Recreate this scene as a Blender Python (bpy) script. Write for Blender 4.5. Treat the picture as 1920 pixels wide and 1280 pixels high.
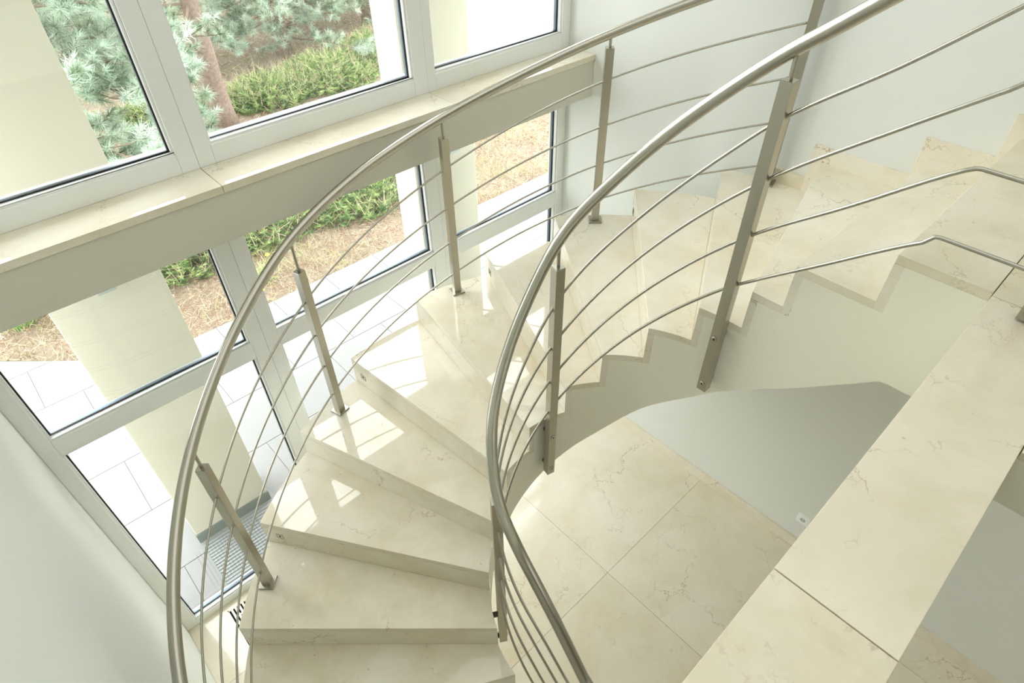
import bpy, bmesh, math, random
import numpy as np
from mathutils import Vector, Matrix

for o in list(bpy.data.objects): bpy.data.objects.remove(o, do_unlink=True)
S = bpy.context.scene
COL = S.collection
FD = 3.99                      # eye height above the ground floor (x runs along the window wall, y towards it)
rnd = random.Random(7)

# ------------------------------------------------------------------ camera
cam_d = bpy.data.cameras.new('camera'); cam = bpy.data.objects.new('camera', cam_d); COL.objects.link(cam)
cam_d.sensor_width = 36.0; cam_d.lens = 1160.42 / 1920 * 36; cam_d.clip_start = 0.02; cam_d.clip_end = 200
r_ = Vector((0.730922, -0.682357, -0.011901)); u_ = Vector((0.465411, 0.485630, 0.739970)); f_ = Vector((0.499144, 0.546399, -0.672534))
M = Matrix((r_, u_, -f_)).transposed().to_4x4(); M.translation = (0, 0, FD)
cam.matrix_world = M
S.camera = cam

# ------------------------------------------------------------------ light and exposure
W = bpy.data.worlds.new('overcast_sky'); S.world = W; W.use_nodes = True
bgn = W.node_tree.nodes['Background']; bgn.inputs[0].default_value = (0.95, 0.98, 1.0, 1); bgn.inputs[1].default_value = 4.7
def light(name, kind, loc, rot, energy, color=(1, 1, 1), size=1, sy=None, angle=None):
    d = bpy.data.lights.new(name, kind); o = bpy.data.objects.new(name, d); COL.objects.link(o)
    o.location = loc; o.rotation_euler = rot; d.energy = energy; d.color = color
    if kind == 'AREA':
        d.shape = 'RECTANGLE'; d.size = size; d.size_y = sy or size
    if angle is not None: d.angle = angle
    return o
light('sun', 'SUN', (0, 0, 20), (math.radians(38), math.radians(-32), 0), 1.0, (1, .96, .9), angle=math.radians(25))
light('ceiling_fill', 'AREA', (1.2, 0.8, 5.55), (0, 0, 0), 23, (1.0, .99, .97), 3.0, 3.4)  # broad unseen fill added to brighten the stairwell from above
light('lower_hall_fill', 'AREA', (1.7, -1.9, 2.35), (math.radians(14), 0, 0), 9, (1.0, .985, .96), 2.0, 1.6)  # fill added below the landing to lift the lower floor, no real fitting
light('hall_fill', 'AREA', (1.6, -2.4, 5.5), (0, 0, 0), 5, (1.0, .93, .84), 1.0, 1.0)  # small warm fill added over the rear of the hall, out of view
S.view_settings.view_transform = 'Standard'; S.view_settings.look = 'None'
S.view_settings.gamma = 1.0; S.view_settings.use_curve_mapping = False
S.view_settings.exposure = 0.62
S.cycles.use_denoising = True
S.cycles.max_bounces = 12; S.cycles.diffuse_bounces = 7; S.cycles.glossy_bounces = 5; S.cycles.transparent_max_bounces = 12
S.cycles.sample_clamp_indirect = 6.0
S.cycles.caustics_reflective = False; S.cycles.caustics_refractive = False

# ------------------------------------------------------------------ materials
def lin(c):
    return tuple((x / 12.92 if x <= .04045 else ((x + .055) / 1.055) ** 2.4) for x in (v / 255 for v in c)) + (1,)
def new_mat(name):
    m = bpy.data.materials.new(name); m.use_nodes = True
    return m, m.node_tree.nodes, m.node_tree.links, m.node_tree.nodes['Principled BSDF']
def coords(N, L, scale=(1, 1, 1), rand=True):
    g = N.new('ShaderNodeNewGeometry'); mp = N.new('ShaderNodeMapping'); mp.inputs['Scale'].default_value = scale
    if rand:
        oi = N.new('ShaderNodeObjectInfo'); mul = N.new('ShaderNodeVectorMath'); mul.operation = 'SCALE'
        mul.inputs[0].default_value = (7.3, 3.9, 5.1); L.new(oi.outputs['Random'], mul.inputs['Scale'])
        ad = N.new('ShaderNodeVectorMath'); ad.operation = 'ADD'
        L.new(g.outputs['Position'], ad.inputs[0]); L.new(mul.outputs[0], ad.inputs[1]); L.new(ad.outputs[0], mp.inputs['Vector'])
    else: L.new(g.outputs['Position'], mp.inputs['Vector'])
    return mp.outputs['Vector']
def noise(N, L, vec, scale, detail=4, rough=.55, dist=0):
    n = N.new('ShaderNodeTexNoise'); n.inputs['Scale'].default_value = scale; n.inputs['Detail'].default_value = detail
    n.inputs['Roughness'].default_value = rough; n.inputs['Distortion'].default_value = dist; L.new(vec, n.inputs['Vector']); return n
def ramp(N, L, src, stops):
    r = N.new('ShaderNodeValToRGB'); L.new(src, r.inputs[0]); e = r.color_ramp.elements
    e[0].position, e[0].color = stops[0]; e[1].position, e[1].color = stops[-1]
    for p, c in stops[1:-1]: x = e.new(p); x.color = c
    return r
def mix(N, L, fac, a, b, mode='MIX'):
    m = N.new('ShaderNodeMix'); m.data_type = 'RGBA'; m.blend_type = mode
    for sock, v in ((m.inputs[0], fac), (m.inputs[6], a), (m.inputs[7], b)):
        if hasattr(v, 'links'): L.new(v, sock)
        else: sock.default_value = v
    return m.outputs[2]
G = lambda v: (v, v, v, 1)
def simple(name, rgb, rough=.5, metal=0, spec=.5, var=0, vscale=3, bump=0, bscale=60):
    m, N, L, B = new_mat(name)
    B.inputs['Roughness'].default_value = rough; B.inputs['Metallic'].default_value = metal
    B.inputs['Specular IOR Level'].default_value = spec
    v = coords(N, L, rand=False)
    n = noise(N, L, v, vscale, 3)
    c = lin(rgb); d = tuple(x * (1 - var) for x in c[:3]) + (1,)
    L.new(mix(N, L, n.outputs['Fac'], c, d), B.inputs['Base Color'])
    if bump:
        b = N.new('ShaderNodeBump'); b.inputs['Strength'].default_value = bump; b.inputs['Distance'].default_value = .01
        n2 = noise(N, L, v, bscale, 5); L.new(n2.outputs['Fac'], b.inputs['Height']); L.new(b.outputs[0], B.inputs['Normal'])
    return m
def marble(name, base=(231, 226, 211), warm=(218, 208, 182), vein=(140, 114, 82), rough=.035, lo_=0, sk=1):
    m, N, L, B = new_mat(name)
    v = coords(N, L)
    cl = noise(N, L, v, 2.2, 5, .6, .4)
    c1 = ramp(N, L, cl.outputs['Fac'], [(.38, G(0)), (.68, G(1))])
    col = mix(N, L, c1.outputs[0], lin(base), lin(warm))
    cl2 = noise(N, L, v, 7, 6, .65, .6)
    c2 = ramp(N, L, cl2.outputs['Fac'], [(.45, G(0)), (.8, G(.6))])
    col = mix(N, L, c2.outputs[0], col, lin((236, 226, 210)))
    # veins: distorted cell borders, broken up by noise
    wn = noise(N, L, v, 3.0, 6, .7); sc = N.new('ShaderNodeVectorMath'); sc.operation = 'SCALE'; sc.inputs['Scale'].default_value = .42
    L.new(wn.outputs['Color'], sc.inputs[0]); ad = N.new('ShaderNodeVectorMath'); ad.operation = 'ADD'; L.new(v, ad.inputs[0]); L.new(sc.outputs[0], ad.inputs[1])
    for scale, wid, lo, hi, strength in ((1.3, .0045, .48, .60, .8), (3.1, .007, .50, .64, .6), (7.5, .012, .56, .68, .3)):
        vo = N.new('ShaderNodeTexVoronoi'); vo.feature = 'DISTANCE_TO_EDGE'; vo.inputs['Scale'].default_value = scale * sk; L.new(ad.outputs[0], vo.inputs['Vector'])
        e = ramp(N, L, vo.outputs['Distance'], [(0, G(1)), (wid, G(0))])
        mk = noise(N, L, v, 1.9 * scale / 1.6, 4, .6); mr = ramp(N, L, mk.outputs['Fac'], [(lo - lo_, G(0)), (hi - lo_, G(min(1, strength + lo_)))])
        f = mix(N, L, 1.0, e.outputs[0], mr.outputs[0], 'MULTIPLY')
        col = mix(N, L, f, col, lin(vein))
    # small brown specks
    sp = N.new('ShaderNodeTexVoronoi'); sp.inputs['Scale'].default_value = 9; L.new(v, sp.inputs['Vector'])
    sr = ramp(N, L, sp.outputs['Distance'], [(.015, G(.5)), (.05, G(0))]); col = mix(N, L, sr.outputs[0], col, lin((150, 128, 92)))
    L.new(col, B.inputs['Base Color']); B.inputs['Roughness'].default_value = rough; B.inputs['IOR'].default_value = 1.6
    return m
def metal(name, rgb=(176, 171, 160), rough=.33):
    m, N, L, B = new_mat(name)
    B.inputs['Metallic'].default_value = 1; B.inputs['Roughness'].default_value = rough
    v = coords(N, L, (4, 4, 4), rand=False); n = noise(N, L, v, 1.0, 2, .5)
    c = lin(rgb); L.new(mix(N, L, n.outputs['Fac'], c, tuple(x * .94 for x in c[:3]) + (1,)), B.inputs['Base Color'])
    return m
def glass(name, tint=(.985, .992, .988)):
    m = bpy.data.materials.new(name); m.use_nodes = True; N = m.node_tree.nodes; L = m.node_tree.links; N.clear()
    out = N.new('ShaderNodeOutputMaterial'); mx = N.new('ShaderNodeMixShader'); t = N.new('ShaderNodeBsdfTransparent'); g = N.new('ShaderNodeBsdfGlossy')
    t.inputs[0].default_value = tint + (1,); g.inputs['Roughness'].default_value = 0; g.inputs[0].default_value = (1, 1, 1, 1)
    lw = N.new('ShaderNodeLayerWeight'); pw = N.new('ShaderNodeMath'); pw.operation = 'POWER'; pw.inputs[1].default_value = 5
    ma = N.new('ShaderNodeMath'); ma.operation = 'MULTIPLY_ADD'; ma.inputs[1].default_value = .95; ma.inputs[2].default_value = .04
    L.new(lw.outputs['Facing'], pw.inputs[0]); L.new(pw.outputs[0], ma.inputs[0]); L.new(ma.outputs[0], mx.inputs[0])
    L.new(t.outputs[0], mx.inputs[1]); L.new(g.outputs[0], mx.inputs[2]); L.new(mx.outputs[0], out.inputs[0])
    return m

MARBLE = marble('cream_marble')
MARBLE_STRIP = marble('cream_marble_warm', base=(228, 221, 202), warm=(211, 200, 168), lo_=.04, sk=.5, rough=.12)
FLOORM = marble('cream_marble_floor', base=(234, 228, 213), warm=(223, 213, 189), rough=.08)
PAINT = simple('white_wall_paint', (223, 226, 221), .62, spec=.25, var=.02, vscale=1.5, bump=.03, bscale=180)
PLASTER = simple('white_stringer_paint', (232, 230, 214), .6, spec=.25, var=.02, vscale=2, bump=.03, bscale=160)
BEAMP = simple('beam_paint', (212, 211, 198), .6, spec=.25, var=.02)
PVC = simple('white_window_frame', (236, 239, 238), .3, spec=.5, var=.01)
RUBBER = simple('black_rubber_gasket', (24, 28, 30), .45, spec=.4)
ALU = simple('grey_spacer_bar', (120, 134, 148), .35, metal=.7)
STEEL = metal('brushed_stainless_steel', (178, 175, 164), .27)
STEELD = metal('satin_stainless_post', (180, 176, 163), .30)
DARK = simple('hollow_shade', (22, 20, 16), .7, spec=.2)  # near-black colour stands in for the shade inside holes and slots
SPACER = simple('dark_spacer', (74, 66, 52), .5)
GROUT = simple('grey_grout', (168, 160, 140), .9, spec=.1)
GLASS = glass('window_glass')
PILLAR = simple('cream_render', (202, 199, 180), .85, spec=.15, var=.04, vscale=2.5, bump=.08, bscale=120)
WHITER = simple('white_render', (226, 226, 222), .85, spec=.15, var=.02)
PLINTH = simple('grey_green_concrete', (112, 124, 118), .8, spec=.2, var=.15, vscale=18, bump=.1)
PAVE = simple('pale_granite_paving', (138, 138, 137), .7, spec=.25, var=.12, vscale=9, bump=.1, bscale=150)
PAVEJ = simple('sand_joint', (114, 113, 109), .95, spec=.1)
PLAST = simple('white_plastic', (240, 242, 240), .3)

# ------------------------------------------------------------------ helpers
def obj(name, bm, mat, parent=None, smooth=False, bevel=0):
    me = bpy.data.meshes.new(name)
    bmesh.ops.remove_doubles(bm, verts=bm.verts, dist=1e-6)
    bmesh.ops.recalc_face_normals(bm, faces=bm.faces)
    bm.to_mesh(me); bm.free()
    if mat: me.materials.append(mat)
    if smooth:
        for p in me.polygons: p.use_smooth = True
    o = bpy.data.objects.new(name, me); COL.objects.link(o)
    if parent: o.parent = parent
    if bevel:
        b = o.modifiers.new('bevel', 'BEVEL'); b.width = bevel; b.segments = 2; b.limit_method = 'ANGLE'; b.angle_limit = math.radians(50)
    return o
def empty(name, label=None, cat=None, group=None, kind=None, loc=(0, 0, 0)):
    o = bpy.data.objects.new(name, None); COL.objects.link(o); o.empty_display_size = .1
    tag(o, label, cat, group, kind); return o
def tag(o, label=None, cat=None, group=None, kind=None):
    if label: o['label'] = label
    if cat: o['category'] = cat
    if group: o['group'] = group
    if kind: o['kind'] = kind
    return o
def box(bm, x0, x1, y0, y1, z0, z1, M=None):
    vs = [bm.verts.new((x, y, z)) for x in (x0, x1) for y in (y0, y1) for z in (z0, z1)]
    if M is not None:
        for v in vs: v.co = M @ v.co
    for f in ((0, 1, 3, 2), (4, 6, 7, 5), (0, 4, 5, 1), (2, 3, 7, 6), (0, 2, 6, 4), (1, 5, 7, 3)): bm.faces.new([vs[i] for i in f])
    return bm
def bx(*a, M=None): return box(bmesh.new(), *a, M=M)
def prism(poly, z0, z1, bm=None):
    bm = bm or bmesh.new()
    a = [bm.verts.new((x, y, z0)) for x, y in poly]; b = [bm.verts.new((x, y, z1)) for x, y in poly]; n = len(poly)
    bm.faces.new(a[::-1]); bm.faces.new(b)
    for i in range(n): bm.faces.new([a[i], a[(i + 1) % n], b[(i + 1) % n], b[i]])
    return bm
def tube(pts, r, n=12, bm=None, cap=True):
    bm = bm or bmesh.new(); P = [Vector(p) for p in pts]; rings = []; ref = Vector((0, 0, 1))
    for i, p in enumerate(P):
        t = (P[min(i + 1, len(P) - 1)] - P[max(i - 1, 0)]).normalized()
        rr = ref if abs(t.dot(ref)) < .95 else Vector((1, 0, 0))
        a = t.cross(rr).normalized(); b = a.cross(t).normalized()
        rad = r[i] if isinstance(r, (list, tuple)) else r
        rings.append([bm.verts.new(p + rad * (math.cos(2 * math.pi * k / n) * a + math.sin(2 * math.pi * k / n) * b)) for k in range(n)])
    for A, Bq in zip(rings, rings[1:]):
        for k in range(n): bm.faces.new([A[k], A[(k + 1) % n], Bq[(k + 1) % n], Bq[k]])
    if cap: bm.faces.new(rings[0][::-1]); bm.faces.new(rings[-1])
    return bm
def hermite(xs, ys, x):
    if x <= xs[0]: return ys[0] + (x - xs[0]) * (ys[1] - ys[0]) / (xs[1] - xs[0])
    if x >= xs[-1]: return ys[-1] + (x - xs[-1]) * (ys[-1] - ys[-2]) / (xs[-1] - xs[-2])
    i = max(j for j in range(len(xs) - 1) if xs[j] <= x)
    d = lambda j: (ys[j + 1] - ys[j]) / (xs[j + 1] - xs[j])
    def m(j):
        if j == 0: return d(0)
        if j == len(xs) - 1: return d(j - 1)
        return (d(j - 1) + d(j)) / 2
    h = xs[i + 1] - xs[i]; t = (x - xs[i]) / h
    return (2*t**3 - 3*t*t + 1) * ys[i] + (t**3 - 2*t*t + t) * h * m(i) + (-2*t**3 + 3*t*t) * ys[i+1] + (t**3 - t*t) * h * m(i+1)
Z = lambda depth: FD - depth

XL, XR, YW = -0.397, 2.94, 2.665          # left wall, right wall, inner face of the window frames
H0, RS = 1.018, 0.17                      # landing below the eye, riser
LAND = Z(H0)
CEIL = 5.7

# ------------------------------------------------------------------ room shell
tag(obj('wall_left', bx(XL - .2, XL, -4.2, 2.80, -.1, CEIL), PAINT), 'plain white wall meeting the window at lower left', 'wall', kind='structure')
tag(obj('wall_right', bx(XR, XR + .25, -4.2, 2.80, -.1, CEIL), PAINT), 'pale wall behind the upper treads, right of the windows', 'wall', kind='structure')
tag(obj('wall_back', bx(XL - .2, XR + .25, -4.4, -4.2, -.1, CEIL), simple('beige_rear_wall', (168, 156, 132), .7)), 'warm beige rear wall of the stair hall', 'wall', kind='structure')
tag(obj('ceiling', bx(XL - .2, XR + .25, -4.4, 3.2, CEIL, CEIL + .25), PAINT), 'white ceiling over the stair hall', 'ceiling', kind='structure')
tag(obj('wall_lintel', bx(XL, XR, YW, 2.80, Z(-1.25), CEIL), PAINT), 'white wall strip above the tall windows', 'wall', kind='structure')
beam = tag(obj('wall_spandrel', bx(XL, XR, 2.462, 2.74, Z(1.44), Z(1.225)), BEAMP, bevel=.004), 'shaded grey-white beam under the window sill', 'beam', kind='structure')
tag(obj('roof_overhang', bx(-4.5, 8.0, 2.80, 4.25, CEIL - .1, CEIL + .25), WHITER), 'flat white roof overhang carried by the outside pillars', 'roof', kind='structure')
# floor tiles
fl = empty('floor', 'polished cream marble floor of large square tiles below the stair', 'floor', kind='structure')
obj('grout_bed', bx(XL, XR, -4.2, 2.74, -.12, -.004), GROUT, fl)
T = 1.10; g = .0012
rows = [(-4.2, -3.31), (-3.31, -2.21), (-2.21, -1.11), (-1.11, -.01), (-.01, 1.09), (1.09, 2.19), (2.19, 2.74)]
for j, (y0, y1) in enumerate(rows):
    xs = [XL, .74, 1.84, XR] if y0 > -.5 else [XL, .49, 1.59, 2.687, XR]
    for x0, x1 in zip(xs, xs[1:]): obj('tile', bx(x0 + g, x1 - g, y0 + g, y1 - g, -.02, 0), FLOORM, fl)
sk = obj('baseboard_right', bx(XR - .015, XR, -4.2, 2.66, 0, .095), MARBLE, bevel=.002)
tag(sk, 'low cream marble baseboard along the lower wall', 'baseboard', kind='structure')
# window sill
sl = empty('trim_1', 'polished cream marble window sill on the beam, jointed in slabs', 'window sill', kind='structure')
for a, b in ((XL, .6785), (.6805, 1.88), (1.882, XR)):
    obj('sill_slab', bx(a, b, 2.455, 2.69, Z(1.227), Z(1.195)), MARBLE, sl, bevel=.0015)

# ------------------------------------------------------------------ windows
def ring(x0, x1, z0, z1, w, y0, y1):
    bm = bmesh.new()
    box(bm, x0, x1, y0, y1, z0, z0 + w); box(bm, x0, x1, y0, y1, z1 - w, z1)
    box(bm, x0, x0 + w, y0, y1, z0 + w, z1 - w); box(bm, x1 - w, x1, y0, y1, z0 + w, z1 - w); return bm
def glazing(w, a, b, z0, z1):
    obj('glazing_bead', ring(a - .001, b + .001, z0 - .001, z1 + .001, .011, 2.674, 2.697), PVC, w, bevel=.002)
    obj('gasket', ring(a + .008, b - .008, z0 + .008, z1 - .008, .008, 2.697, 2.7055), RUBBER, w)
    obj('spacer_bar', ring(a + .002, b - .002, z0 + .002, z1 - .002, .013, 2.7055, 2.7225), ALU, w)
    obj('pane', bx(a + .003, b - .003, 2.7056, 2.7224, z0 + .003, z1 - .003), GLASS, w)
def window(name, x0, x1, z0, z1, a, b, zb, zt, label, transom=None):
    w = empty(name, label, 'window', kind='structure'); D = (YW, 2.745)
    obj('frame_stile', bx(x0, a, *D, z0, z1), PVC, w, bevel=.003)
    obj('frame_stile', bx(b, x1, *D, z0, z1), PVC, w, bevel=.003)
    obj('frame_rail', bx(a, b, *D, z0, zb), PVC, w, bevel=.003)
    obj('frame_rail', bx(a, b, *D, zt, z1), PVC, w, bevel=.003)
    if transom:
        t0, t1 = transom; obj('transom', bx(a, b, *D, t0, t1), PVC, w, bevel=.003)
        glazing(w, a, b, zb, t0); glazing(w, a, b, t1, zt)
    else: glazing(w, a, b, zb, zt)
    return w
XS = [(XL, .6797, -.333, .607), (.6803, 1.8807, .749, 1.80), (1.8813, XR, 1.93, 2.872)]
ups = ['tall white-framed upper window nearest the left wall', 'tall white-framed upper window with the pine trunk beyond it', 'tall white-framed upper window beside the right wall']
los = ['lower white-framed window nearest the left wall with a crossbar', 'lower white-framed window in the middle with green shrubs beyond', 'lower white-framed window beside the right wall with a crossbar']
for i, (x0, x1, a, b) in enumerate(XS):
    window('window_%d' % (i + 1), x0, x1, Z(1.195), Z(-1.25), a, b, Z(1.113), Z(-1.17), ups[i])
for i, (x0, x1, a, b) in enumerate(XS):
    window('window_%d' % (i + 4), x0, x1, 0, Z(1.30), a, b, .055, Z(1.40), los[i], (Z(2.244), Z(2.146)))
tag(obj('wall_lower_facade', bx(XL, XR, 2.745, 2.80, Z(1.42), Z(1.10) - .02), WHITER), 'white facade strip outside between the two window rows', 'wall', kind='structure')

# ------------------------------------------------------------------ staircase
CI = (1.263, .7644); RI = .5425; CO = (1.272, .735); RO = 1.735
def ci(a, R=RI): return (CI[0] + R * math.cos(math.radians(a)), CI[1] + R * math.sin(math.radians(a)))
XI = CI[0] + RI; XI2 = CI[0] - RI; WL = XL + .001; WR = XR - .001
INN = [(XI, .333), (XI, .588), (XI, .704), ci(12.4), ci(31.3), ci(49.9), ci(66.4), ci(86.8), ci(104), ci(121.5), ci(139), ci(158.8), ci(175.7),
       (XI2, .64), (XI2, .44), (XI2, .22), (XI2, -.02)]
OUT = [(WR, .333), (WR, .588), (WR, 1.016), (2.848, 1.461), (2.617, 1.831), (2.296, 2.135), (1.933, 2.339), (1.491, 2.456), (1.022, 2.452),
       (.594, 2.332), (.199, 2.098), (-.114, 1.779), (-.338, 1.381), (WL, 1.0), (WL, .62), (WL, .28), (WL, -.02)]
SOF = [1.53, 1.745, 1.85, 2.03, 2.19, 2.38, 2.51, 2.655, 2.775, 2.92, 3.08, 3.25, 3.42, 3.59, 3.76, 3.93, 3.99]
def ang(p, c): return math.atan2(p[1] - c[1], p[0] - c[0])
def arc(p, q, c, R, n=8):
    a, b = ang(p, c), ang(q, c)
    return [(c[0] + R * math.cos(a + (b - a) * k / n), c[1] + R * math.sin(a + (b - a) * k / n)) for k in range(n + 1)]
def inner_path(k):           # from nose k back to nose k-1
    p, q = INN[k], INN[k - 1]
    if 4 <= k <= 12: return arc(p, q, CI, RI)
    if k == 3: return arc(p, (XI, CI[1]), CI, RI, 4) + [q]
    if k == 13: return [p, (XI2, CI[1])] + arc((XI2 + 1e-9, CI[1]), q, CI, RI, 3)[1:]
    return [p, q]
def outer_path(k):
    p, q = OUT[k], OUT[k - 1]
    if 4 <= k <= 12: return arc(p, q, CO, RO)
    if k == 3: h = (WR, CO[1] + math.sqrt(RO**2 - (WR - CO[0])**2)); return arc(p, h, CO, RO, 4) + [q]
    if k == 13: h = (WL, CO[1] + math.sqrt(RO**2 - (WL - CO[0])**2)); return [p, h] + arc(h, q, CO, RO, 4)[1:]
    return [p, q]
def resample(P, n):
    d = [0]
    for a, b in zip(P, P[1:]): d.append(d[-1] + math.dist(a, b))
    o = []
    for k in range(n + 1):
        t = d[-1] * k / n; i = max(j for j in range(len(d) - 1) if d[j] <= t + 1e-12); f = (t - d[i]) / max(d[i + 1] - d[i], 1e-9)
        o.append((P[i][0] + f * (P[i+1][0] - P[i][0]), P[i][1] + f * (P[i+1][1] - P[i][1])))
    return o
TS = list(range(17))
def trim(P, d):              # drop the first d metres of a path
    P = list(P)
    while len(P) > 1 and math.dist(P[0], P[1]) <= d: d -= math.dist(P[0], P[1]); P.pop(0)
    if len(P) < 2: return P
    f = d / math.dist(P[0], P[1]); P[0] = (P[0][0] + f * (P[1][0] - P[0][0]), P[0][1] + f * (P[1][1] - P[0][1])); return P
def clean(P):
    o = []
    for p in P:
        if not o or math.dist(p, o[-1]) > 1e-4: o.append(p)
    if math.dist(o[0], o[-1]) < 1e-4: o.pop()
    return o
def nose_back(k, d=.03):     # nose line k moved back under the tread above it by d, its inner end kept on the stringer face
    (x0, y0), (x1, y1) = INN[k], OUT[k]; L_ = math.hypot(x1 - x0, y1 - y0); n = ((y1 - y0) / L_, -(x1 - x0) / L_)
    a = (x0 + n[0] * d, y0 + n[1] * d); b = (x1 + n[0] * d, y1 + n[1] * d)
    if a[1] > CI[1]: r = math.dist(a, CI); a = (CI[0] + (a[0] - CI[0]) * RI / r, CI[1] + (a[1] - CI[1]) * RI / r)
    else: a = (XI if a[0] > CI[0] else XI2, a[1])
    b = (min(max(b[0], WL), WR), b[1])
    return a, b
stair = empty('marble_staircase', 'cream marble winding staircase climbing clockwise from lower left to the landing', 'staircase')
tz = lambda k: Z(H0 + k * RS)
NB = len(INN)
body = bmesh.new()
for k in range(0, NB):
    zt = tz(k)
    if k == 0: ip, op = [INN[0], (XI, .087)], [OUT[0], (XR, .087)]
    else: ip, op = inner_path(k), outer_path(k)
    poly = clean(ip + op[::-1])
    if k > 0: obj('tread', prism(poly, zt - .03, zt), MARBLE, stair, bevel=.0016)
    # riser under nose k
    a, b = nose_back(k); zb = (tz(k + 1) - .03 if k < NB - 1 else 0)
    ri = obj('riser', prism([INN[k], a, b, OUT[k]], zb, zt - .0302), MARBLE, stair)
    if k in (4, 6, 8, 10):   # small step light near the outer end of every second riser
        (x0, y0), (x1, y1) = INN[k], OUT[k]; L_ = math.hypot(x1 - x0, y1 - y0); ex = Vector(((x0 - x1) / L_, (y0 - y1) / L_, 0))
        nn = Vector((-(y1 - y0) / L_, (x1 - x0) / L_, 0)); c = Vector((x1, y1, zt - .095)) + ex * .085
        Mx = Matrix((ex, nn, Vector((0, 0, 1)))).transposed().to_4x4(); Mx.translation = c
        bq = ring(-.019, .019, -.019, .019, .0035, -.001, .0022)
        for vq in bq.verts: vq.co = Mx @ vq.co
        obj('step_light', bq, STEELD, ri)
        obj('step_light', bx(-.0045, .0045, -.001, .0016, -.0045, .0045, M=Mx), DARK, ri)
    # body: from the back of riser k to the back of riser k - 1, its underside following the smooth soffit
    n = 8
    if k: (a0, b0), (a1, b1) = nose_back(k), nose_back(k - 1); ip = [a0] + trim(ip, .034) + [a1]; op = [b0] + trim(op, .034) + [b1]
    else: (a0, b0) = nose_back(0); ip = [a0, (XI, .087)]; op = [b0, (WR, .087)]
    ipr, opr = resample(clean(ip), n), resample(clean(op), n)
    A = []
    for q in range(n + 1):
        zs = max(Z(hermite(TS, SOF, k - q / n)) if k else Z(1.53 - .08 * min(1, q / n / .4)), 0.)
        pi, po = ipr[q], opr[q]
        A.append([body.verts.new((pi[0], pi[1], zt - .03)), body.verts.new((po[0], po[1], zt - .03)), body.verts.new((po[0], po[1], zs)), body.verts.new((pi[0], pi[1], zs))])
    body.faces.new(A[0]); body.faces.new(A[-1][::-1])
    for p_, q_ in zip(A, A[1:]):
        for e in range(4): body.faces.new([p_[e], q_[e], q_[(e + 1) % 4], p_[(e + 1) % 4]])
so = obj('stringer', body, PLASTER, stair); so['label'] = 'white painted stringer and underside'
# stepped skirting on the right wall
NW = [.333, .588, 1.016, 1.40]
for k in range(0, 4):
    y0 = (.087 if k == 0 else NW[k - 1] + .05); y1 = NW[k] + .05 if k < 3 else 1.24
    obj('skirting', bx(XR - .018, XR, y0, y1, tz(k) - (.17 if k < 3 else 0) + .0, tz(k) + .07), MARBLE, stair, bevel=.001)

# ------------------------------------------------------------------ landing (walkway strip + far part)
la = empty('floor_landing', 'cream marble landing and the narrow walkway strip crossing to lower left', 'landing', kind='structure')
def slabtile(x0, x1, y0, y1, m=MARBLE_STRIP):
    obj('tile', bx(x0 + .0012, x1 - .0012, y0 + .0012, y1 - .0012, LAND - .02, LAND), m, la, bevel=.0012)
YS0, YS1 = -.127, .087
obj('tile', bx(XI, XR, YS1 + .001, .333, LAND - .03, LAND), MARBLE_STRIP, la, bevel=.0016)
slabtile(XL, .685, YS0, YS1); slabtile(.685, 1.787, YS0, YS1); slabtile(1.787, XR, YS0, YS1)
yy = YS0
while yy > -4.1:
    y2 = max(yy - .8, -4.2)
    slabtile(1.271, 2.1, y2, yy); slabtile(2.1, XR, y2, yy); yy = y2
bm = bmesh.new(); box(bm, XL, XR, YS0, YS1, Z(1.45), LAND - .0202); box(bm, 1.271, XR, -4.2, YS0, LAND - .15, LAND - .0202)
obj('slab', bm, PLASTER, la)

# ------------------------------------------------------------------ railings
def post(parent, P, zbot, ztop, a, railz, base=False, bolts=None, face=None):
    Mx = Matrix.Translation((P[0], P[1], 0)) @ Matrix.Rotation(a, 4, 'Z')
    w = .02
    p = obj('post', bx(-w, w, -w, w, zbot, ztop, M=Mx), STEELD, parent, bevel=.0015)
    obj('post_cap', bx(-w + .001, w - .001, -w + .001, w - .001, ztop, ztop + .002, M=Mx), STEEL, p)
    obj('pin', tube([(P[0], P[1], ztop), (P[0], P[1], ztop + (railz - ztop) * .5), (P[0], P[1], railz)], .007, 10, cap=False), STEEL, p, smooth=True)
    if base: obj('base_plate', bx(-.036, .036, -.036, .036, zbot, zbot + .010, M=Mx), STEELD, p, bevel=.001)
    if bolts:
        for zb in bolts:     # x axis of the local frame points away from the stringer
            bm = tube([(w, 0, 0), (w + .003, 0, 0), (w + .0055, 0, 0)], [.0115, .0115, .008], 14)
            for v in bm.verts: v.co = Mx @ (v.co + Vector((0, 0, zb)))
            b = obj('bolt', bm, STEEL, p)
            bm = tube([(w + .0055, 0, 0), (w + .0062, 0, 0)], .0035, 8)
            for v in bm.verts: v.co = Mx @ (v.co + Vector((0, 0, zb)))
            obj('bolt', bm, DARK, p)
            bm = bmesh.new(); box(bm, -w - face, -w, -.010, .010, zb - .010, zb + .010, M=Mx); obj('spacer', bm, SPACER, p)
    return p
RAIL_R, ROD_R = .0212, .005
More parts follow.
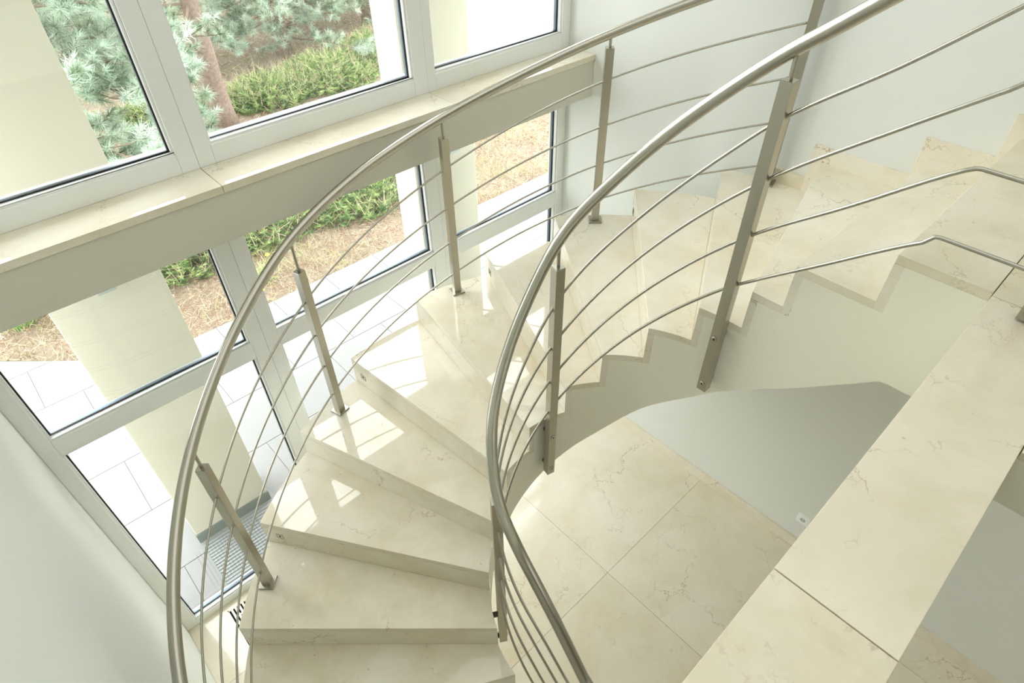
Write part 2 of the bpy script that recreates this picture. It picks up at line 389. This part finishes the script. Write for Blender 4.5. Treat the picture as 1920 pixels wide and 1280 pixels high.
# outer railing
oa = [33.6, 46.9, 62.5, 77.7, 93.1, 105.8, 118.2, 128.7, 138.0, 145.4, 152.3, 161.3]
od = [.726, .878, 1.053, 1.203, 1.341, 1.468, 1.628, 1.76, 1.865, 1.945, 2.015, 2.10]
outer = empty('stair_railing', 'stainless railing on the outer curve, its posts standing on the treads by the windows', 'railing')
def opt(a, R): return (CO[0] + R * math.cos(math.radians(a)), CO[1] + R * math.sin(math.radians(a)))
def orail(a): return hermite(oa, od, a)
pts = []
for i in range(0, 105):
    a = 8 + i * 1.5
    if a > 164: break
    R = 1.65 if a > 20 else 1.65 - (20 - a) * .002
    x, y = opt(a, R); pts.append((x, y, Z(orail(a))))
x, y, z = pts[-1]
for i in range(1, 22): pts.append((max(x - .012 * min(i, 3), XL + .035), y - i * .05, z - i * .037))
obj('handrail', tube(pts, RAIL_R, 20), STEEL, outer, smooth=True)
pa = [16.9, 46.3, 74.9, 105.6, 135.6, 158]
rods_o = [[.777, 1.087, 1.436, 1.778, 2.134, 2.354], [1.004, 1.316, 1.652, 1.982, 2.342, 2.57], [1.209, 1.524, 1.862, 2.191, 2.546, 2.775], [1.427, 1.738, 2.073, 2.400, 2.756, 2.98]]
pr = [1.677, 1.668, 1.656, 1.642, 1.652, 1.655]
for rd in rods_o:
    pts = []
    for i in range(0, 100):
        a = 16.9 + i * 1.6
        if a > 163: break
        x, y = opt(a, hermite(pa, pr, max(a, 16.9)) if a < 158 else 1.655); x = min(x, XR - .02); pts.append((x, y, Z(hermite(pa, rd, a))))
    x, y, z = pts[-1]
    for i in range(1, 20): pts.append((max(x - .012 * min(i, 3), XL + .03), y - i * .05, z - i * .037))
    obj('rod', tube(pts, ROD_R, 10), STEEL, outer, smooth=True)
for (P, k) in (((2.877, 1.222), 3), ((2.427, 1.942), 5), ((1.704, 2.334), 7), ((.831, 2.315), 9), ((.091, 1.891), 11)):
    a = ang(P, CO); zb = tz(k)
    post(outer, P, zb, zb + .93, a, Z(orail(math.degrees(a))), base=True)
post(outer, (XL + .05, .80), tz(13), tz(13) + .93, 0, tz(13) + .99, base=True)

# inner railing: path parameter s = v - .764 on the upper straight, then arc length, then the lower straight
RR = .497
def ip_(s, R=RR):
    if s < 0: return (CI[0] + R, CI[1] + s)
    if s < RR * math.pi: a = s / RR; return (CI[0] + R * math.cos(a), CI[1] + R * math.sin(a))
    return (CI[0] - R, CI[1] - (s - RR * math.pi))
ir_s = [-.52, -.173, -.071, .02, .253, .478, .664, .821, .99, 1.215, 1.30, 1.361, 1.49, 1.663, 1.75, 1.856]
ir_d = [.115, .399, .483, .556, .779, 1.010, 1.196, 1.414, 1.615, 1.80, 1.885, 1.935, 2.015, 2.218, 2.339, 2.494]
inner = empty('stair_railing', 'stainless railing on the inner curve around the open well, bolted to the white stringer', 'railing')
pts = []
s = -.52
while s < 2.3: x, y = ip_(s); pts.append((x, y, Z(hermite(ir_s, ir_d, s)) if s < 1.87 else Z(2.494 + (s - 1.856) * .80))); s += .03
lead = [(CI[0] + RR, CI[1] - .52 - t, Z(.115 - min(t, .05) * .7)) for t in (1.4, 1.0, .6, .3, .12, .05)]
obj('handrail', tube(lead + pts, RAIL_R, 20), STEEL, inner, smooth=True)
rods_i = [([-.447, -.272, 0, .133, .386, .668, .821, .978, 1.08, 1.30, 1.622, 1.771], [.365, .522, .744, .888, 1.172, 1.482, 1.698, 1.905, 2.035, 2.190, 2.50, 2.67]),
          ([-.516, -.328, 0, .668, 1.30, 1.515, 1.625, 1.733], [.51, .661, .940, 1.690, 2.385, 2.565, 2.69, 2.81]),
          ([-.521, -.473, -.28, 0, .668, 1.30, 1.515, 1.657], [.700, .735, .903, 1.141, 1.885, 2.580, 2.79, 2.955]),
          ([-.512, -.449, -.285, 0, .056, .304, .443, .668, 1.30, 1.478, 1.592], [.912, .958, 1.098, 1.344, 1.400, 1.668, 1.826, 2.079, 2.775, 2.965, 3.10])]
lev = [.305, .505, .707, .905]; s_start = [-.515, -.515, -.51, -.50]
for (xs, ys), lv, s0 in zip(rods_i, lev, s_start):
    pts = [(CI[0] + RR, CI[1] + s0 - t, Z(lv)) for t in (1.3, .9, .5, .2, .05, .025, .012)]
    pts.append((CI[0] + RR, CI[1] + s0, Z(lv + .003)))
    s = s0 + .02
    while s < 2.3: 
        x, y = ip_(s); pts.append((x, y, Z(hermite(xs, ys, s) if s < xs[-1] else ys[-1] + (s - xs[-1]) * .80))); s += .03
    obj('rod', tube(pts, .0057, 10), STEEL, inner, smooth=True)
gap = RI - .517
pF = ip_(0); post(inner, pF, Z(1.865), Z(.629), math.pi, Z(.541), bolts=(Z(1.583), Z(1.824)), face=gap)
pE = ip_(RR * math.radians(77)); post(inner, pE, Z(2.555), Z(1.318), math.radians(77) + math.pi, Z(1.20), bolts=(Z(2.27), Z(2.509)), face=gap)
pH = ip_(RR * math.radians(149)); post(inner, pH, Z(3.235), Z(2.005), math.radians(149) + math.pi, Z(1.885), bolts=(Z(2.95), Z(3.19)), face=gap)
post(inner, (1.735, -.004), Z(1.010), Z(.19), math.pi, Z(.10), bolts=(Z(.985),), face=.004)
post(inner, (XI2 + .045, -.25), .02, .95, 0, 1.05)

# ------------------------------------------------------------------ small fittings
so_ = empty('wall_socket', 'small white power socket low on the lower wall, beside the walkway edge', 'socket')
obj('cover_plate', bx(XR - .010, XR, .312, .396, .262, .346), PLAST, so_, bevel=.002)
obj('cover_plate', bx(XR - .013, XR - .0095, .326, .382, .276, .332), PLAST, so_, bevel=.0015)
bm = tube([(XR - .0135, .354, .304), (XR - .0100, .354, .304)], .019, 20); obj('socket_well', bm, simple('socket_grey', (190, 196, 194), .5), so_)
for dy in (-.0095, .0095):
    obj('pin_hole', tube([(XR - .0140, .354 + dy, .304), (XR - .0134, .354 + dy, .304)], .003, 8), DARK, so_)
gr = empty('floor_vent', 'cream slotted floor vent beside the window, partly under the stair', 'vent')
obj('vent_shade_sheet', bx(-.157, .30, 2.27, 2.605, .0005, .0015), DARK, gr)  # dark sheet lies on the tile; its colour gives the shade between slats
for e in ((-.160, .303, 2.600, 2.612), (-.160, .303, 2.262, 2.274), (-.166, -.154, 2.262, 2.612), (.297, .309, 2.262, 2.612)):
    obj('vent_frame', bx(*e, .0005, .006), MARBLE, gr)
xx = -.142
while xx < .29:
    obj('slat', bx(xx, xx + .013, 2.274, 2.600, .0012, .0055), MARBLE, gr); xx += .024
for y0 in (2.36, 2.45, 2.53):
    obj('cross_bar', bx(-.118, .297, y0, y0 + .012, .0012, .0054), MARBLE, gr)

# ------------------------------------------------------------------ outside
GZ = Z(4.05)
tag(obj('ground', bx(-12, 30, 2.80, 45, GZ - .4, GZ - .045), None), 'ground of brown needle litter and dry grass beyond the paving', 'ground', kind='structure')
gm, N, L, B = new_mat('needle_litter_soil')
v = coords(N, L, rand=False); n1 = noise(N, L, v, 1.1, 6, .6); n2 = noise(N, L, v, 26, 6, .75, .5); n3 = noise(N, L, v, 90, 4, .7)
c = mix(N, L, ramp(N, L, n1.outputs['Fac'], [(.4, G(0)), (.65, G(1))]).outputs[0], lin((132, 114, 100)), lin((140, 130, 112)))
c = mix(N, L, ramp(N, L, n2.outputs['Fac'], [(.42, G(0)), (.7, G(.8))]).outputs[0], c, lin((172, 158, 136)))
c = mix(N, L, ramp(N, L, n3.outputs['Fac'], [(.30, G(.8)), (.5, G(0))]).outputs[0], c, lin((96, 74, 56)))
L.new(c, B.inputs['Base Color']); B.inputs['Roughness'].default_value = .95
b = N.new('ShaderNodeBump'); b.inputs['Strength'].default_value = .6; b.inputs['Distance'].default_value = .03; L.new(n2.outputs['Fac'], b.inputs['Height']); L.new(b.outputs[0], B.inputs['Normal'])
bpy.data.objects['ground'].data.materials.append(gm)
pv = empty('pavement', 'pale stone slab paving along the outside of the windows', 'pavement', kind='structure')
def edge_y(x): return 5.50 if x > .32 else 5.50 + (.32 - x) * .93
bm = prism([(-6, 2.80), (12, 2.80), (12, 5.49), (.33, 5.49), (-6, edge_y(-6) - .02)], GZ - .2, GZ - .006); obj('joint_bed', bm, PAVEJ, pv)
def clip(P):                 # keep the side of the slanted paving edge that faces the house
    s_ = lambda p: edge_y(0) + (0 - p[0]) * .93 - p[1]; o = []
    for a, b in zip(P, P[1:] + P[:1]):
        if s_(a) > 0: o.append(a)
        if (s_(a) > 0) != (s_(b) > 0): t = s_(a) / (s_(a) - s_(b)); o.append((a[0] + t * (b[0] - a[0]), a[1] + t * (b[1] - a[1])))
    return o
px = 2.854 - 15 * .62
while px < 11.6:
    for j, (y0, y1) in enumerate(((2.80, 3.17), (3.17, 3.79), (3.79, 4.41), (4.41, 4.96), (4.96, 5.50), (5.50, 6.12), (6.12, 6.74), (6.74, 7.36))):
        o_ = .31 if j % 2 else 0
        x0, x1 = px + o_ + .0018, px + o_ + .6182
        P = [(x0, y0 + .003), (x1, y0 + .003), (x1, y1 - .003), (x0, y1 - .003)]
        if y1 > 5.6: P = clip(P)
        if len(P) < 3: continue
        obj('slab', prism(P, GZ - .05, GZ), PAVE, pv)
    px += .62
def pillar(x0, x1, label):
    p = empty('pillar', label, 'pillar', kind='structure')
    obj('shaft', bx(x0, x1, 3.27, 3.53, GZ + .09, 7.0), PILLAR, p, bevel=.004)
    obj('plinth', bx(x0 - .006, x1 + .006, 3.262, 3.54, GZ, GZ + .0895), PLINTH, p, bevel=.002)
    return p
pillar(-.085, .455, 'wide cream rendered pillar outside the window nearest the left wall')
pillar(2.13, 2.655, 'cream rendered pillar outside between the middle and right windows')
def lamp(x, label):
    l = empty('wall_lamp', label, 'wall lamp')
    obj('lamp_body', bx(x - .045, x + .045, 3.20, 3.27, Z(1.885), Z(1.76)), simple('lamp_grey', (178, 186, 180), .4, metal=.4), l, bevel=.003)
    obj('lamp_diffuser', bx(x - .040, x + .040, 3.205, 3.262, Z(1.889), Z(1.8855)), simple('lamp_glass', (196, 212, 202), .2), l)
lamp(.182, 'small grey lamp on the left pillar, just under the beam'); lamp(2.427, 'small grey lamp on the right pillar, just under the beam')
gt = empty('drain_grate', 'pale slotted grate set in the paving at the foot of the left pillar', 'grate')
yq = 2.83
GM = simple('grate_stone', (140, 145, 144), .6, var=.05)
obj('grate_tray', bx(-.085, .455, 2.82, 3.245, GZ + .0005, GZ + .002), simple('grate_tray_grey', (118, 124, 123), .8), gt)
while yq < 3.23:
    obj('bar', bx(-.08, .45, yq, yq + .017, GZ + .002, GZ + .007), GM, gt); yq += .027
tag(obj('garden_wall', bx(7.85, 15.0, 9.5, 9.9, GZ - .1, 7.5), WHITER), 'white rendered building wall beyond the garden, seen through the right upper window', 'wall', kind='structure')

# ---- vegetation meshes (thin triangles, many per mesh)
def trimesh(name, V, mats, idx=None, parent=None, smooth=False):
    """V: (n,3,3) array of triangles; idx: (n,) material index"""
    n = len(V); me = bpy.data.meshes.new(name)
    me.vertices.add(n * 3); me.vertices.foreach_set('co', np.asarray(V, np.float32).ravel())
    me.loops.add(n * 3); me.loops.foreach_set('vertex_index', np.arange(n * 3, dtype=np.int32))
    me.polygons.add(n); me.polygons.foreach_set('loop_start', np.arange(0, n * 3, 3, dtype=np.int32)); me.polygons.foreach_set('loop_total', np.full(n, 3, np.int32))
    for m in mats: me.materials.append(m)
    if idx is not None: me.polygons.foreach_set('material_index', np.asarray(idx, np.int32))
    me.update(calc_edges=True); me.validate()
    o = bpy.data.objects.new(name, me); COL.objects.link(o)
    if parent: o.parent = parent
    return o
def leafmat(name, rgb, tr=.35):
    m = bpy.data.materials.new(name); m.use_nodes = True; N = m.node_tree.nodes; L = m.node_tree.links; N.clear()
    out = N.new('ShaderNodeOutputMaterial'); mx = N.new('ShaderNodeMixShader'); d = N.new('ShaderNodeBsdfDiffuse'); t = N.new('ShaderNodeBsdfTranslucent')
    g = N.new('ShaderNodeNewGeometry'); n = N.new('ShaderNodeTexNoise'); n.inputs['Scale'].default_value = 5; L.new(g.outputs['Position'], n.inputs['Vector'])
    c = lin(rgb); c2 = tuple(min(1, x * 1.35 + .02) for x in c[:3]) + (1,)
    co = mix(N, L, n.outputs['Fac'], tuple(x * .75 for x in c[:3]) + (1,), c2)
    L.new(co, d.inputs[0]); L.new(co, t.inputs[0]); mx.inputs[0].default_value = tr
    L.new(d.outputs[0], mx.inputs[1]); L.new(t.outputs[0], mx.inputs[2]); L.new(mx.outputs[0], out.inputs[0]); return m
rng = np.random.default_rng(5)
def unit(a): return a / np.linalg.norm(a, axis=-1, keepdims=True)
def blades(base, dirs, length, width):
    """one thin triangle from each base along dirs"""
    side = unit(np.cross(dirs, rng.normal(size=dirs.shape))) * (width / 2)
    return np.stack([base - side, base + side, base + dirs * length], 1)
def tufts(centres, axes, per, ln, wd, spread=.9, seg=.10):
    """needle tufts: needles all along the last seg metres of a twig"""
    n = len(centres); t = rng.random((n, per, 1)) ; base = centres[:, None] - axes[:, None] * t * seg
    d = unit(axes[:, None] * (.55 + .5 * (1 - t)) + rng.normal(size=(n, per, 3)) * spread)
    L_ = ln * (.7 + .5 * rng.random((n, per, 1))); return blades(base.reshape(-1, 3), d.reshape(-1, 3), L_.reshape(-1, 1), wd)
NEED = [leafmat('blue_green_needles', (174, 190, 170)), leafmat('pale_blue_needles', (200, 214, 200)), leafmat('deep_green_needles', (128, 144, 118))]
BARK = simple('pine_bark', (168, 148, 134), .95, spec=.1, var=.75, vscale=26, bump=1.0, bscale=30)
TWIG = simple('pine_twig', (140, 124, 108), .9, spec=.1, var=.3, vscale=8)
def pine(x, y, r0, height, zlo, label, nb, reach, per=46, name='pine_tree', keep=None):
    t = empty(name, label, 'tree', 'pine trees in the garden')
    pts, rs = [], []
    for i in range(14):
        f = i / 13; pts.append((x + .10 * math.sin(f * 5) * f, y + .08 * math.cos(f * 4) * f, GZ - .06 + f * height)); rs.append(r0 * (1.22 if i == 0 else 1 - .75 * f) * (1 + .06 * math.sin(i * 2.3)))
    obj('trunk', tube(pts, rs, 14), BARK, t, smooth=True)
    br = bmesh.new(); C_, A_ = [], []
    for i in range(nb):
        f = rnd.random(); z = GZ + zlo + (height - zlo - .3) * f; az = i * 2.399 + rnd.uniform(-.4, .4); ln = reach * (1 - .62 * f) * rnd.uniform(.75, 1.1)
        d = Vector((math.cos(az), math.sin(az), 0)); p = Vector((x, y, z)); P = [p]
        up = rnd.uniform(-.02, .3)
        for q in range(1, 7): P.append(p + d * ln * q / 6 + Vector((rnd.uniform(-.04, .04), rnd.uniform(-.04, .04), up * ln * (q / 6) - .12 * ln * (q / 6) ** 2)))
        tube(P, [.022 * (1 - .12 * q) for q in range(7)], 5, br)
        for q in range(2, 7):
            for w_ in range(3 if q < 6 else 4):
                a2 = az + rnd.uniform(-1.2, 1.2); dd = Vector((math.cos(a2), math.sin(a2), rnd.uniform(-.15, .55))).normalized(); l2 = rnd.uniform(.18, .5) * (reach / 2)
                e = P[q] + dd * l2; tube([P[q], P[q] + dd * l2 * .5 + Vector((0, 0, -.01)), e], [.009, .006, .004], 4, br)
                C_.append(e); A_.append(dd)
                for _ in range(3):
                    d3 = (dd + Vector((rnd.uniform(-.8, .8), rnd.uniform(-.8, .8), rnd.uniform(-.2, .7)))).normalized(); l3 = rnd.uniform(.08, .22); b3 = P[q] + dd * l2 * rnd.uniform(.4, .95)
                    tube([b3, b3 + d3 * l3], [.004, .003], 3, br); C_.append(b3 + d3 * l3); A_.append(d3)
    obj('branches', br, TWIG, t)['kind'] = 'stuff'
    C_, A_ = np.array([list(c) for c in C_]), unit(np.array([list(a) for a in A_]))
    V = tufts(C_, A_, per, .115, .0075, .8, .13)
    idx = np.repeat(rng.choice(3, len(C_), p=[.45, .33, .22]), per)
    trimesh('needles', V, NEED, idx, t)['kind'] = 'stuff'
    return t
pine(3.2, 10.14, .17, 5.0, 1.75, 'pine with a thick bare brown trunk beyond the middle upper window', 44, 2.5, 60)
pine(.75, 8.1, .12, 4.6, .6, 'blue-green pine half hidden behind the left pillar', 62, 1.75, 64)
pine(6.3, 14.6, .14, 4.0, .2, 'pine far back behind the thick-trunked pine', 40, 2.8, 50)
pine(2.4, 14.2, .14, 4.0, .2, 'dark pine at the back, between the left pillar and the thick trunk', 40, 2.6, 50)
pine(4.4, 18.5, .14, 4.0, .2, 'farthest pine at the top of the view', 36, 3.0, 44)
pine(5.6, 12.7, .12, 3.4, .25, 'bushy pine just behind the wide juniper, upper middle window', 36, 1.9, 56)
pine(8.1, 13.6, .12, 3.4, .25, 'bushy pine behind the juniper beside the right pillar', 34, 1.9, 50)
pine(9.3, 16.6, .14, 4.0, .2, 'back pine at the right of the middle upper window', 36, 2.8, 44)
# low juniper shrubs
JUN = [leafmat('juniper_green', (128, 158, 98)), leafmat('juniper_light', (168, 186, 126)), leafmat('juniper_dark', (88, 116, 76)), leafmat('straw_in_shrub', (214, 200, 168), .3)]
def shrub(x, y, rx, ry, h, n, label):
    a = rng.random(n) * 2 * np.pi; r = np.sqrt(rng.random(n)); cx = x + rx * r * np.cos(a); cy = y + ry * r * np.sin(a)
    cz = GZ - .04 + h * (1 - r**2) * (.4 + .6 * rng.random(n)); c = np.stack([cx, cy, cz], 1)
    ax = unit(np.stack([np.cos(a) * .8 + rng.normal(size=n) * .4, np.sin(a) * .8 + rng.normal(size=n) * .4, .45 + .4 * rng.random(n)], 1))
    per = 30; t = rng.random((n, per, 1)); base = c[:, None] + ax[:, None] * (t - .4) * .30
    side = unit(np.cross(ax, np.array([0, 0, 1.])))[:, None] * rng.choice([-1, 1], (n, per, 1))
    d = unit(ax[:, None] * .8 + side * .75 + rng.normal(size=(n, per, 3)) * .25)
    V = blades(base.reshape(-1, 3), d.reshape(-1, 3), ((.10 - .05 * t) * (.8 + .5 * rng.random((n, per, 1)))).reshape(-1, 1), .012)
    idx = np.repeat(rng.choice(3, n, p=[.42, .33, .25]), per)
    m = rng.random(n * per) < .05
    d2 = unit(rng.normal(size=(m.sum(), 3)) * .6 + np.array([0, 0, 1.])); V = np.concatenate([V, blades(base.reshape(-1, 3)[m], d2, .22 + .12 * rng.random((m.sum(), 1)), .006)]); idx = np.concatenate([idx, np.full(m.sum(), 3)])
    s = empty('juniper_shrub', label, 'shrub', 'low juniper shrubs in the garden')
    trimesh('foliage', V, JUN, idx, s)['kind'] = 'stuff'
    bm = bmesh.new()
    for i in range(14):
        q = 2 * math.pi * i / 14 + .2; e = (x + rx * .8 * math.cos(q), y + ry * .8 * math.sin(q), GZ + h * .3)
        tube([(x, y, GZ - .05), ((x + e[0]) / 2, (y + e[1]) / 2, GZ + h * .45), e], [.014, .009, .004], 5, bm)
    obj('stems', bm, TWIG, s)
SH = [(1.35, 7.05, .75, .6, .34, 'low spreading green juniper just right of the left pillar, lower window'), (2.35, 7.15, .85, .75, .38, 'spreading green juniper seen left of the post in the middle lower window'),
      (3.45, 6.95, .85, .75, .40, 'bright green juniper next to the right pillar, middle lower window'), (4.5, 7.6, .6, .6, .32, 'green juniper tip beyond the right pillar, right lower window'),
      (4.3, 10.9, .85, .65, .34, 'juniper right of the pine trunk, upper middle window'), (5.5, 11.0, .95, .85, .38, 'widest juniper in the centre of the upper middle window'),
      (6.8, 11.4, .9, .85, .38, 'juniper beside the right pillar, upper middle window'), (2.6, 11.4, .6, .5, .3, 'small juniper left of the pine trunk'),
      (6.6, 9.2, .7, .6, .34, 'juniper partly hidden by the right pillar')]
# mounds
for q in SH: shrub(*q[:5], int(620 * q[2] * q[3] / .5), q[5])
# dry grass and needle litter
STR = [leafmat('straw', (200, 188, 158), .3), leafmat('dry_grass', (170, 152, 120), .3), leafmat('pale_green_blade', (150, 168, 104), .3), leafmat('fallen_needle', (128, 96, 76), .2)]
def scatter(n, x0, x1, y0, y1, keep=None):
    P = np.stack([rng.uniform(x0, x1, n), rng.uniform(y0, y1, n), np.full(n, GZ - .045)], 1); return P if keep is None else P[keep(P)]
inb = lambda P: P[:, 1] > np.where(P[:, 0] > .32, 5.52, 5.52 + (.32 - P[:, 0]) * .93)
P = scatter(64000, -3, 9, 5.5, 9.3, inb); n = len(P)
cl = np.sin(P[:, 0] * 3.1 + 1.3 * np.sin(P[:, 1] * 2.2)) * np.cos(P[:, 1] * 2.7 + P[:, 0]) + rng.normal(size=n) * .5
lean = np.where(cl > .35, .9, .18)
d = unit(np.stack([rng.normal(size=n), rng.normal(size=n), lean + .25 * rng.random(n)], 1))
V = blades(P + np.array([0, 0, .01]), d, (.06 + .16 * rng.random((n, 1)) * (cl[:, None] > 0)), .0065)
idx = np.where(cl > .55, rng.choice([0, 1, 2], n, p=[.55, .27, .18]), rng.choice([0, 1, 3], n, p=[.4, .25, .35]))
tag(trimesh('dry_grass', V, STR, idx), 'dry straw-coloured grass between the paving and the shrubs', 'grass', kind='stuff')
P = scatter(30000, -1, 14, 9.5, 22, lambda P: ~((P[:, 0] > 7.6) & (P[:, 1] < 10.2))); n = len(P)
d = unit(np.stack([rng.normal(size=n), rng.normal(size=n), .2 + .4 * rng.random(n)], 1))
V = blades(P + np.array([0, 0, .01]), d, .08 + .16 * rng.random((n, 1)), .010)
tag(trimesh('needle_litter', V, STR, rng.choice([0, 1, 2, 3], n, p=[.3, .25, .1, .35])), 'brown fallen needles and sparse grass under the pines', 'needle litter', kind='stuff')
def grass_clump(x, y, h, n, label, green=.7, grp='grass clumps in the garden'):
    b = np.stack([x + rng.normal(size=n) * .05, y + rng.normal(size=n) * .05, np.full(n, GZ - .05)], 1)
    d = unit(np.stack([rng.normal(size=n) * .45, rng.normal(size=n) * .45, np.ones(n)], 1))
    m = b + d * h * .6; d2 = unit(d + np.array([0, 0, -.5]) + rng.normal(size=(n, 3)) * .25)
    V = np.concatenate([blades(b, d, h * (.7 + .4 * rng.random((n, 1))), .007), blades(m, d2, h * .5, .006)])
    idx = rng.choice([2, 0], len(V), p=[green, 1 - green])
    o = trimesh('grass_clump', V, [STR[0], STR[1], leafmat('grass_green', (146, 186, 104))], idx); tag(o, label, 'grass clump', grp)
grass_clump(-.42, 7.0, .34, 420, 'green grass tuft left of the left pillar, lower window')
grass_clump(-.16, 7.1, .42, 380, 'tall straw tuft against the left pillar edge', .2)
grass_clump(1.75, 5.95, .26, 120, 'pale green tuft at the paving edge right of the left pillar', .5)
grass_clump(5.9, 7.3, .4, 150, 'dry tuft beyond the right pillar', .25)
grass_clump(9.2, 11.8, .5, 150, 'yellow-green tuft in the gap left of the white garden wall', .5)
def flower(x, y, label):
    f = empty('yellow_flower', label, 'flower', 'yellow flowers in the grass')
    obj('stem', tube([(x, y, GZ - .05), (x + .01, y, GZ + .09)], .003, 5), simple('flower_stem', (120, 160, 80), .8), f)
    bm = bmesh.new()
    for i in range(9):
        a = i * 2 * math.pi / 9; c, s_ = math.cos(a), math.sin(a)
        vs = [bm.verts.new((x + .01 + c * r - s_ * w, y + s_ * r + c * w, GZ + .09 + z)) for r, w, z in ((.004, 0, 0), (.02, .008, .006), (.03, 0, .008), (.02, -.008, .006))]; bm.faces.new(vs)
    obj('petals', bm, simple('flower_yellow', (250, 214, 60), .7), f)
flower(1.57, 5.62, 'yellow flower at the paving edge'); flower(1.92, 6.2, 'yellow flower left of the middle mullion'); flower(1.75, 6.95, 'yellow flower among the juniper shoots')
